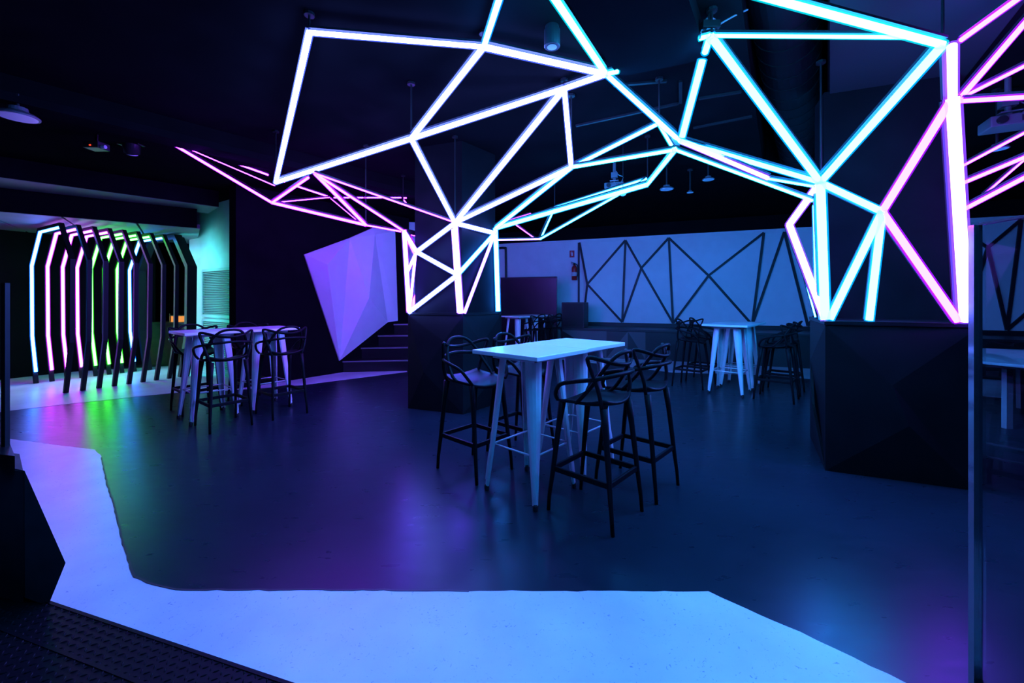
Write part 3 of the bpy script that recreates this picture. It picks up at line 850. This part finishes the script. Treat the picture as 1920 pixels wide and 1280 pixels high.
V = dict(
    A=at(853, 418, 5.02), B=at(928, 437, 5.56), Bt=at(929, 428, 5.57), C=at(758, 434, 5.42), D=at(781, 472, 5.22), E=at(858, 515, 5.0),
    Fb=at(767, 585, 5.36), G=at(864, 587, 5.06), G2=at(871, 586, 5.06), H=at(934, 583, 5.60), I=at(771, 260, 3.78), J=at(1058, 166, 3.72), K=at(1071, 314, 4.0),
    L=at(907, 88, 3.06), Mm=at(580, 61, 2.86), Nn=at(517, 342, 4.86), O=at(1136, 139, 3.40), Os=at(1158, 134, 3.30), P=at(1236, 231, 3.70),
    Q=at(1266, 281, 3.45), R=at(1274, 264, 3.47), S=at(1332, 67, 2.80), Sl=at(1312, 72, 2.85), T=at(1214, 346, 5.0), U=at(1538, 342, 3.42), Vv=at(1768, 84, 2.55),
    W=at(1786, 184, 2.85), X=at(1811, 602, 3.08), Xz=at(1797, 602, 3.10), Z=at(1654, 397, 3.20), AA=at(1480, 421, 3.78), Ub=at(1547, 598, 3.46), Zb=at(1630, 600, 3.32), Zc=at(1556, 598, 3.44),
    a=at(302, 257, 4.90), b=at(510, 380, 5.0), c=at(686, 422, 5.30), d=at(590, 325, 4.42), e=at(1040, 389, 6.5), g=at(1013, 448, 6.3), T2=at(1165, 362, 5.3))
org = Vector((0, 4.0, CEIL))
can = thing('light_canopy', 'web of white and violet light tubes branching from the middle pillar up across the ceiling', 'light sculpture', org)
def ct_(p, q, col, r=.021, ch=(0, 0, 1), **kw):
    p = V[p] if isinstance(p, str) else p; q = V[q] if isinstance(q, str) else q
    return tube(can, org, p, q, col, r, ch, **kw)
inw = (-.1, 1, 0)
# on the pillar
for p, q, c, r in (('A', 'D', 'peri', .024), ('A', 'B', 'peri', .024), ('A', 'G', 'lilac', .030), ('D', 'E', 'peri', .024), ('E', 'B', 'blue', .024),
                   ('E', 'Fb', 'peri', .024), ('B', 'G2', 'lilac', .018), ('Bt', 'H', 'blue', .028), ('C', 'Fb', 'lilac', .027), ('C', 'D', 'lilac', .024)):
    ct_(p, q, c, r, inw)
ct_(at(779, 476, 5.24), at(763, 512, 5.45), 'lilac', .018, inw)
ct_(at(779, 476, 5.24), at(768, 583, 5.36), 'lilac', .016, inw)
ct_(at(762, 460, 5.75), at(764, 583, 5.75), 'violet', .014, inw)
ct_(at(848, 425, 5.16), at(859, 586, 5.16), 'lilac', .014, inw)
# unseen tubes added behind the pillar to brighten back wall and faceted panel
bk = [(-0.36, 5.87, 1.27), (-1.00, 6.06, 1.27), (-0.62, 6.0, 1.8), (-0.37, 5.9, 2.28), (-1.02, 6.04, 2.28)]
bk = [Vector(p) for p in bk]
for i, j, c in ((0, 3, 'cyan'), (1, 4, 'violet'), (3, 4, 'blue'), (0, 2, 'cyan'), (2, 4, 'blue'), (2, 3, 'cyan'), (1, 2, 'violet')):
    ct_(bk[i], bk[j], c, .026, (.1, -1, 0))
ct_('C', bk[4], 'violet', .026, (1, 0, 0)); ct_('C', bk[1], 'violet', .026, (1, 0, 0)); ct_('Fb', bk[4], 'violet', .026, (1, 0, 0))
# up to the ceiling
for p, q, c, r in (('A', 'I', 'peri', .022), ('A', 'J', 'peri', .025), ('A', 'K', 'peri', .020), ('Bt', 'K', 'blue', .020), ('I', 'L', 'peri', .021), ('I', 'J', 'peri', .021),
                   ('I', 'Nn', 'peri', .021), ('Nn', 'Mm', 'peri', .021), ('Mm', 'L', 'peri', .016), ('L', 'O', 'peri', .022), ('J', 'O', 'peri', .021), ('O', 'Os', 'teal', .016),
                   ('J', 'K', 'peri', .021), ('O', 'R', 'blue', .019), ('K', 'P', 'blue', .015), ('K', 'Q', 'teal', .013), ('P', 'Q', 'teal', .019), ('Q', 'T', 'cyan', .018)):
    ct_(p, q, c, r)
# parts of the canopy that run on over the camera
n1 = Vector((.029, 2.186, 3.30)); n2 = Vector((1.0, 2.4, 3.30)); n3 = Vector((1.0, 1.1, 3.15)); n4 = Vector((2.3, 1.1, 3.0)); n5 = Vector((-.9, 1.2, 3.2)); n6 = Vector((.2, .2, 3.1))
for p, q, c, r in (('L', n1, 'blue', .020), ('O', n1, 'teal', .022), (n1, n3, 'cyan', .021), (n1, n5, 'blue', .021), (n2, n3, 'cyan', .021), (n3, n4, 'cyan', .021),
                   (n3, n6, 'cyan', .021), (n5, n6, 'blue', .021), (n2, n4, 'cyan', .021)):
    ct_(p, q, c, r)
# left violet wing
for p, q, c, r in (('a', 'b', 'violet', .017), ('a', at(515, 348, 4.86), 'violet', .006), ('b', at(578, 333, 4.5), 'violet', .015), ('b', 'c', 'violet', .019), ('c', 'd', 'violet', .021),
                   ('d', 'C', 'violet', .015), ('d', at(850, 416, 5.05), 'violet', .010), ('c', at(752, 434, 5.40), 'violet', .011)):
    ct_(p, q, c, r * .8)
for u, v, r in (((400, 291, 5.45), (503, 328, 5.9), .014), ((519, 335, 5.95), (534, 341, 6.0), .012), ((550, 347, 6.1), (614, 368, 6.4), .013), ((522, 379, 5.1), (618, 370, 6.4), .007),
                ((626, 370.5, 6.45), (655, 370.5, 6.6), .011), ((669, 370.5, 6.6), (681, 370.5, 6.7), .011), ((684, 370.5, 6.7), (716, 370.5, 6.8), .011), ((729, 370.5, 6.9), (752, 370.5, 7.0), .011),
                ((757, 371, 7.0), (762, 371, 7.0), .012), ((757, 375, 7.0), (762, 381, 7.1), .010), ((620, 372, 6.4), (674, 417, 5.4), .006)):
    ct_(at(*u), at(*v), 'violet', r * .75)
# right cyan wing behind the middle pillar
for p, q, c, r in (('Bt', 'T', 'cyan', .024), (at(986, 410, 6.4), 'e', 'cyan', .007), ('e', at(1212, 335, 5.05), 'cyan', .012), ('e', 'g', 'cyan', .015), ('g', 'T2', 'cyan', .012), (at(1192, 348, 5.2), at(1210, 337, 5.05), 'cyan', .009),
                   (at(932, 450, 6.1), 'g', 'lilac', .010), (at(927, 422, 6.9), at(995, 401, 7.1), 'violet', .012), (at(968, 422, 6.9), at(1003, 447, 6.5), 'violet', .007)):
    ct_(p, q, c, r)
# over to the right pillar
for p, q, c, r in (('R', 'U', 'cyan', .018), ('R', at(1440, 334, 3.45), 'lilac', .016), ('Q', at(1523, 376, 3.5), 'teal', .011), (at(1440, 335, 3.45), at(1528, 350, 3.45), 'cyan', .009),
                   (at(1279, 256, 3.42), at(1317, 113, 3.0), 'cyan', .024), (at(1322, 98, 2.95), 'S', 'cyan', .021), ('S', 'Sl', 'teal', .014)):
    ct_(p, q, c, r)
for k in ('I', 'Nn', 'Mm', 'L', 'J', 'A', 'K', 'T', 'P', 'a', 'c', 'e'): rod(can, org, V[k])
rod(can, org, at(756, 385, 6.6))

org2 = Vector((3.0, 3.3, 1.25))
fr = thing('pillar_light_frame', 'frame of cyan and violet light tubes around the big right pillar', 'light sculpture', org2)
inr = (.35, .93, 0)
def f_(p, q, col, r=.026, ch=(0, 0, 1), **kw):
    p = V[p] if isinstance(p, str) else p; q = V[q] if isinstance(q, str) else q
    return tube(fr, org2, p, q, col, r, ch, **kw)
for p, q, c, r, ch in (('S', 'U', 'cyan', .024, (0, 0, 1)), ('S', at(1715, 70, 2.58), 'teal', .011, (0, 0, 1)), ('Vv', n2, 'teal', .021, (0, 0, 1)), ('Vv', 'U', 'cyan', .026, (-.5, .5, 1)),
                       ('U', 'Ub', 'cyan', .032, inr), ('U', 'AA', 'lilac', .026, inr), ('AA', 'Ub', 'lilac', .026, inr), ('U', 'Z', 'cyan', .024, inr), ('Z', 'Zc', 'cyan', .025, inr), ('Z', 'Zb', 'cyan', .024, inr),
                       ('Z', 'W', 'violet', .024, inr), ('Z', 'Xz', 'violet', .024, inr), (at(1785, 86, 2.55), 'W', 'lilac', .024, inr), ('W', 'X', 'lilac', .035, inr)):
    f_(p, q, c, r, ch)
# unseen tubes added on the rear side to brighten the back wall
bk = [Vector(p) for p in ((3.42, 4.34, 1.26), (4.10, 4.05, 1.26), (3.75, 4.25, 1.9), (3.42, 4.36, 2.4), (4.1, 4.08, 2.6))]
for i, j, c in ((0, 3, 'cyan'), (1, 4, 'cyan'), (3, 4, 'cyan'), (0, 2, 'cyan'), (2, 4, 'cyan'), (2, 3, 'cyan'), (1, 2, 'cyan')):
    f_(bk[i], bk[j], c, .028, (-.35, -.93, 0))
f_(at(1527, 385, 3.62), at(1531, 545, 3.62), 'cyan', .012, inr)
f_(at(1487, 440, 3.9), at(1529, 594, 3.7), 'blue', .006, inr)
f_(at(1786, 330, 3.3), at(1786, 455, 3.3), 'violet', .008, inr)
for u, v, r, c in (((1802, 75, 2.55), (1925, -14, 2.2), .014, 'violet'), ((1797, 188, 2.85), (1935, 28, 2.6), .015, 'violet'), ((1797, 186, 2.88), (1935, 117, 2.6), .010, 'violet'), ((1792, 190, 2.86), (1940, 181, 2.6), .013, 'violet'),
                ((1805, 311, 3.6), (1940, 239, 3.2), .009, 'violet'), ((1801, 345, 3.2), (1940, 287, 2.9), .012, 'violet'), ((1844, 366, 3.4), (1940, 283, 3.0), .006, 'violet'), ((1810, 391, 3.2), (1940, 323, 2.9), .014, 'violet')):
    f_(at(*u), at(*v), c, r)
for k in ('U', 'S', 'Vv', 'W'):
    if k in ('U', 'S', 'Vv'): rod(fr, org2, V[k] + Vector((.02, .02, 0)))

# ================================================================== CEILING FIXTURES
def dome_lamp(p, dia, label, top=3.25):
    t = thing('dome_lamp', label, 'ceiling lamp', p, 0, 'dome lamps on the ceiling')
    r = dia / 2
    mb = MB(); mb.lathe([(r, 0), (r * 1.02, r * .08), (r * .86, r * .22), (r * .5, r * .38), (r * .46, r * .62), (r * .2, r * .7)], n=20); mb.build('shade', M['dim_grey'], t)
    mb = MB(); mb.lathe([(r * .9, -.002), (r * .9, .004)], n=20); mb.build('diffuser', M['lamp_white'], t)
    mb = MB(); mb.cyl((0, 0, r * .6), (0, 0, top - p.z), .012, n=8); mb.cyl((0, 0, top - p.z - .02), (0, 0, top - p.z), .04, n=10); mb.build('stem', M['metal_dark'], t)
    return t
dome_lamp(at(33, 220, 3.7), .28, 'white dome lamp hanging at the upper left, lit blue')
dome_lamp(at(1250, 355, 6.0), .19, 'pale dome lamp hanging above the stage left of the round disc lamp', CEIL)
dome_lamp(at(1328, 337, 5.8), .16, 'flat pale disc lamp hanging above the stage beside the cyan tubes', CEIL)
dome_lamp(at(1294, 361, 6.3), .10, 'smallest pale lamp hanging lowest above the stage', CEIL)
dome_lamp(at(1870, 280, 3.9), .16, 'dim dome lamp between the violet tubes at the right edge', CEIL)
def spot(p, label):
    t = thing('ceiling_spotlight', label, 'spotlight', p)
    mb = MB(); mb.lathe([(.055, 0), (.058, .005), (.058, .12), (.05, .125)], n=18); mb.build('housing', M['metal_dark'], t, smooth=False)
    mb = MB(); mb.lathe([(.036, -.003), (.03, .004)], n=16); mb.build('lens', M['lamp_white'], t)
    mb = MB(); mb.cyl((0, 0, .12), (0, 0, CEIL - p.z), .05, n=14); mb.build('mount', M['metal_dark'], t)
spot(at(1035, 88, 3.0), 'small black cylinder spotlight on the ceiling between the upper tubes')
# moving head at the upper left
p = at(246, 268, 4.9)
mh = thing('moving_head', 'black moving head stage light on the lower ceiling at the left', 'stage light', p)
mb = MB(); mb.box((0, 0, .20), (.26, .2, .08)); mb.build('base', M['metal_dark'], mh, bevel=.01)
for s in (-1, 1):
    mb = MB(); mb.box((s * .11, 0, .07), (.035, .1, .2)); mb.build('yoke_arm', M['metal_dark'], mh, bevel=.006)
mb = MB(); mb.lathe([(.05, -.13), (.075, -.12), (.085, .0), (.07, .09), (.04, .11)], n=16); h = mb.build('head', M['metal_dark'], mh, smooth=True)
h.rotation_euler = (.4, .3, 0)
mb = MB(); mb.lathe([(.055, -.137), (.05, -.128)], n=16); q = mb.build('lens', M['globe'], h)
mb = MB(); mb.cyl((0, 0, .24), (0, 0, 3.25 - p.z), .03, n=10); mb.build('clamp', M['metal_dark'], mh)
p = at(181, 274, 4.6)
ss = thing('laser_unit', 'small black effect unit with a red indicator at the upper left', 'stage light', p)
mb = MB(); mb.box((0, 0, 0), (.17, .14, .075)); mb.build('housing', M['metal_dark'], ss, bevel=.008)
mb = MB(); mb.box((0, -.071, -.012), (.016, .006, .012)); mb.build('indicator', M['red_led'], ss)
mb = MB(); mb.cyl((.09, -.03, -.02), (.13, -.03, -.02), .02, n=10); mb.build('knob', M['device_grey'], ss)
mb = MB(); mb.bar((0, 0, .03), (0, 0, 3.25 - p.z), .03, .01); mb.build('bracket', M['metal_dark'], ss)
# projectors
def projector(p, label, s, rz):
    t = thing('projector', label, 'projector', p, rz, 'projectors hung from the ceiling')
    mb = MB(); mb.box((0, 0, 0), (.36 * s, .28 * s, .11 * s)); mb.build('body', M['dim_grey'], t, bevel=.01)
    mb = MB(); mb.cyl((-.1 * s, -.14 * s, 0), (-.1 * s, -.17 * s, 0), .04 * s, n=14); mb.build('lens', M['metal_dark'], t)
    mb = MB()
    for i in range(5): mb.box((.05 * s + i * .022 * s, -.141 * s, 0), (.01 * s, .004, .06 * s))
    mb.build('vent_grille', M['black_strip'], t)
    mb = MB(); mb.box((0, 0, .10 * s), (.16 * s, .16 * s, .012)); mb.box((0, 0, .075 * s), (.03 * s, .1 * s, .05 * s)); mb.build('bracket', M['metal_grey'], t)
    mb = MB(); mb.cyl((0, 0, .1 * s), (0, 0, CEIL - p.z), .022, n=10); mb.box((0, 0, .22 * s), (.12 * s, .1 * s, .1 * s)); mb.build('mount', M['dim_grey'], t)
    mb = MB(); mb.sweep(catmull([(.1 * s, .1, .05), (.16 * s, .05, .14), (.08 * s, .0, .22 * s), (.02, .0, .3 * s)], 5), .006, 6); mb.build('cable', M['cable'], t)
projector(at(1152, 350, 6.0), 'grey projector hung behind the cyan tube wing, middle right', .75, -.3)
projector(at(1890, 231, 3.7), 'grey projector hung between the violet tubes at the right edge', .85, -.5)
# globe at the end of the cyan wing
p = at(1168, 361, 5.28)
gl = thing('globe_lamp', 'small white globe lamp hanging under the cyan tube', 'lamp', p)
mb = MB(); mb.lathe([(.012, -.045), (.032, -.036), (.045, -.012), (.045, .012), (.032, .036), (.014, .046)], n=16); mb.build('globe', M['globe'], gl, smooth=True)
mb = MB(); mb.cyl((0, 0, .045), (0, 0, CEIL - p.z), .004, n=6); mb.build('cord', M['metal_dark'], gl)
# round duct along the ceiling
da, db = Vector((1.82, 2.80, 3.77)), Vector((4.75, 6.86, 3.77)); dv = (db - da).normalized()
du = thing('ventilation_duct', 'large dark round ventilation duct under the ceiling at the right', 'duct', da)
mb = MB(); mb.cyl(Vector((0, 0, 0)), db - da, .25, n=32); mb.build('pipe', M['duct'], du, smooth=False)
L = (db - da).length; k = .3
ring = None
while k < L:
    if ring is None:
        mb = MB(); mb.cyl(Vector((0, 0, 0)), dv * .018, .258, n=32); ring = mb.build('seam_ring', M['duct'], du)
    else:
        c = ring.copy(); COL.objects.link(c); c.parent = du; ring2 = c; c.location = dv * k
    k += .27
for k in (1.0, 3.4):
    mb = MB(); mb.bar(dv * k + Vector((0, 0, .24)), dv * k + Vector((0, 0, 4.25 - da.z)), .03, .004); mb.build('hanger', M['metal_dark'], du)
# loose cables by the tube corner near the duct
for i, (P, lab) in enumerate((([(1312, 72), (1322, 40), (1342, 18), (1352, 2)], 'loose cable hanging at the top beside the duct, left one'),
                              ([(1332, 60), (1320, 44), (1334, 34), (1346, 44), (1338, 58)], 'coiled cable above the tube corner near the duct'),
                              ([(1334, 58), (1352, 44), (1380, 28), (1402, 18)], 'cable running from the tube corner to the duct'))):
    pts = [at(x, y, 2.82 + .03 * j) for j, (x, y) in enumerate(P)]
    mb = MB(); mb.sweep(catmull(pts, 6), .006, 6)
    tag(mb.build('loose_cable', M['cable'], None, smooth=True), lab, 'cable', 'loose cables by the duct')
p = at(1330, 50, 2.84)
jb = thing('junction_box', 'small dark junction box above the tube corner near the duct', 'junction box', p)
mb = MB(); mb.box((0, 0, .0), (.12, .08, .05)); mb.build('box', M['metal_dark'], jb, bevel=.004)
mb = MB(); mb.box((0, 0, -.03), (.05, .04, .03)); mb.build('terminal', M['device_grey'], jb)
mb = MB(); mb.cyl((0, 0, .02), (0, 0, CEIL - p.z), .01, n=8); mb.build('stem', M['metal_dark'], jb)

# ================================================================== FIRE EXTINGUISHER AND SIGN
p = wall_at(1072.5, 476, .012)
sg = thing('extinguisher_sign', 'small red sign with a white pictogram on the back wall', 'sign', p, rz1)
mb = MB(); mb.box((0, 0, 0), (.135, .012, .19)); mb.build('plate', M['red'], sg)
mb = MB(); mb.box((.005, -.008, -.015), (.04, .004, .085)); mb.box((.005, -.008, .04), (.018, .004, .03)); mb.box((-.012, -.008, .055), (.04, .004, .012)); mb.box((-.03, -.008, .02), (.008, .004, .06)); mb.build('pictogram', M['label_white'], sg)
p = wall_at(1077, 525, .115)
ex = thing('fire_extinguisher', 'red fire extinguisher hanging on the back wall under the red sign', 'fire extinguisher', p, rz1)
mb = MB(); mb.lathe([(.05, 0), (.075, .012), (.075, .33), (.06, .375), (.025, .40), (.025, .42)], n=18); mb.build('cylinder', M['red'], ex, smooth=True)
mb = MB(); mb.lathe([(.0765, .11), (.0765, .22)], n=18); mb.build('label', M['label_white'], ex, smooth=True)
mb = MB(); mb.lathe([(.03, .42), (.03, .46), (.015, .47)], n=12); mb.bar((0, 0, .47), (-.09, -.03, .50), .02, .012); mb.bar((0, 0, .455), (-.09, -.03, .45), .02, .01); mb.build('valve_handle', M['metal_dark'], ex)
mb = MB(); mb.sweep(catmull([(.02, -.02, .45), (.09, -.03, .40), (.10, -.03, .2), (.085, -.05, .08)], 5), .011, 8); mb.build('hose', M['rubber'], ex, smooth=True)
mb = MB(); mb.box((0, .08, .36), (.05, .02, .08)); mb.build('bracket', M['metal_dark'], ex)

# ================================================================== GLASS AT BOTH EDGES, TREAD PLATES
a, b = Vector((1.695, 1.50, 0)), Vector((1.60, 0.25, 0)); d = (b - a).normalized()
gs = thing('glass_screen', 'tall clear glass screen at the right edge with a glossy vertical profile', 'glass screen', a)
mb = MB(); mb.slab([Vector((0, 0, 0)), b - a, b - a + Vector((0, 0, 1.69)), Vector((0, 0, 1.69))], Vector((-d.y, d.x, 0)) * .016); mb.build('pane', M['glass'], gs)
mb = MB(); mb.bar(Vector((.002, .012, 0)), Vector((.002, .012, 1.69)), .022, .024, up=d); mb.bar(Vector((-.016, .008, 0)), Vector((-.016, .008, 1.69)), .008, .02, up=d)
mb.build('edge_profile', M['acrylic'], gs)
mb = MB(); mb.bar(Vector((.006, 0, .02)), b - a + Vector((.006, 0, .02)), .04, .04); mb.build('floor_rail', M['metal_dark'], gs)

mb = MB(); mb.bar(Vector((.008, 0, 1.693)), b - a + Vector((.008, 0, 1.693)), .02, .008); mb.build('top_edge', M['metal_dark'], gs)
# pale lounge table beyond the screen
lo = Vector((5.9, 4.9, 0))
lt = thing('lounge_table', 'low pale table with an angled top seen through the glass screen', 'table', lo)
poly = [Vector(p) - Vector((5.9, 4.9)) for p in ((4.95, 4.75), (5.25, 4.12), (6.6, 4.45), (6.95, 5.5), (6.2, 5.75), (5.5, 5.62))]
mb = MB(); mb.prism(poly, .72, .75); mb.build('tabletop', M['lounge'], lt, bevel=.004)
for x_, y_ in ((-.45, -.35), (.5, -.2), (.75, .5), (-.2, .5)):
    mb = MB(); mb.bar((x_, y_, 0), (x_ * .92, y_ * .92, .72), .07, .05); mb.build('leg', M['lounge'], lt)
mb = MB(); mb.prism([p * .8 for p in poly], .68, .72); mb.build('apron', M['lounge'], lt)

o = Vector((-2.15, 1.92, 0))
bl = thing('glass_balustrade', 'black boxed balustrade with glass at the left edge, angular side panel', 'balustrade', o)
def lp_(px, py, Y=1.92): return at(px, py, Y) - o
mb = MB(); mb.prism([Vector((-.12, .0, 0)), Vector((-.40, .22, 0)), Vector((-2.6, .75, 0)), Vector((-2.6, .55, 0))], 0, .62); mb.build('body', M['balustrade'], bl)
mb = MB(); mb.prism([Vector((-.135, -.02, 0)), Vector((-.46, .22, 0)), Vector((-2.6, .78, 0)), Vector((-2.6, .52, 0))], .61, .70); mb.build('cap', M['board'], bl)
q0, q1, q2, q3 = lp_(46, 882), lp_(123, 1055), lp_(90, 1136), lp_(47, 1120)
mb = MB(); mb.slab([q0, q1, q2, q3], Vector((-.20, .06, 0))); mb.build('side_panel', M['balustrade'], bl)
mb = MB(); mb.slab([Vector((-.335, .10, .70)), Vector((-2.4, .64, .70)), Vector((-2.4, .64, 1.5)), Vector((-.335, .10, 1.5))], Vector((0, .016, 0))); mb.build('pane', M['glass'], bl)
mb = MB(); mb.bar(Vector((-.335, .108, .70)), Vector((-.335, .108, 1.5)), .02, .02); mb.build('edge_profile', M['metal_dark'], bl)

ed = Vector((1.281, -.39, 0)).normalized(); en = Vector((ed.y, -ed.x, 0)).normalized()   # towards the camera
if en.y > 0: en = -en
o = Vector((-2.15, 1.92, 0)) - ed * 1.2
def plate(name, label, off0, off1, z0, z1):
    t = thing(name, label, 'floor plate', o + en * off0, 0, 'black tread plates at the lower left')
    w = off1 - off0; Lg = 4.2
    mb = MB(); mb.prism([Vector((0, 0, 0)), ed * Lg, ed * Lg + en * w, en * w], z0, z1); mb.build('plate', M['tread'], t)
    mb = MB(); mb.bar(Vector((0, 0, z1 - .004)), ed * Lg + Vector((0, 0, z1 - .004)), .014, .014); mb.build('nosing', M['tread'], t)
    mb = MB(); s = .027; nu = int(2.9 / s); nv = int(w / s)
    for i in range(nu):
        for j in range(nv):
            c = ed * (.75 + i * s) + en * ((j + .5) * s) + Vector((0, 0, z1))
            g = 1 if (i + j) % 2 else -1
            ax = (ed * g + en).normalized(); bx = Vector((-ax.y, ax.x, 0))
            L_, w_ = .012, .0036
            mb.add([c - ax * L_, c - bx * w_, c + ax * L_, c + bx * w_, c + Vector((0, 0, .0036)) - ax * L_ * .5, c + Vector((0, 0, .0036)) + ax * L_ * .5],
                   [[0, 1, 4], [1, 5, 4], [1, 2, 5], [2, 3, 5], [3, 4, 5], [3, 0, 4]])
    r = mb.build('tread_pattern', M['tread'], t); r['kind'] = 'stuff'
plate('tread_plate', 'black raised pattern tread plate next to the white floor band, lower left', 0.0, .165, 0, .012)
plate('tread_plate', 'black raised pattern tread plate nearest the camera in the lower left corner', .17, .85, 0, .03)
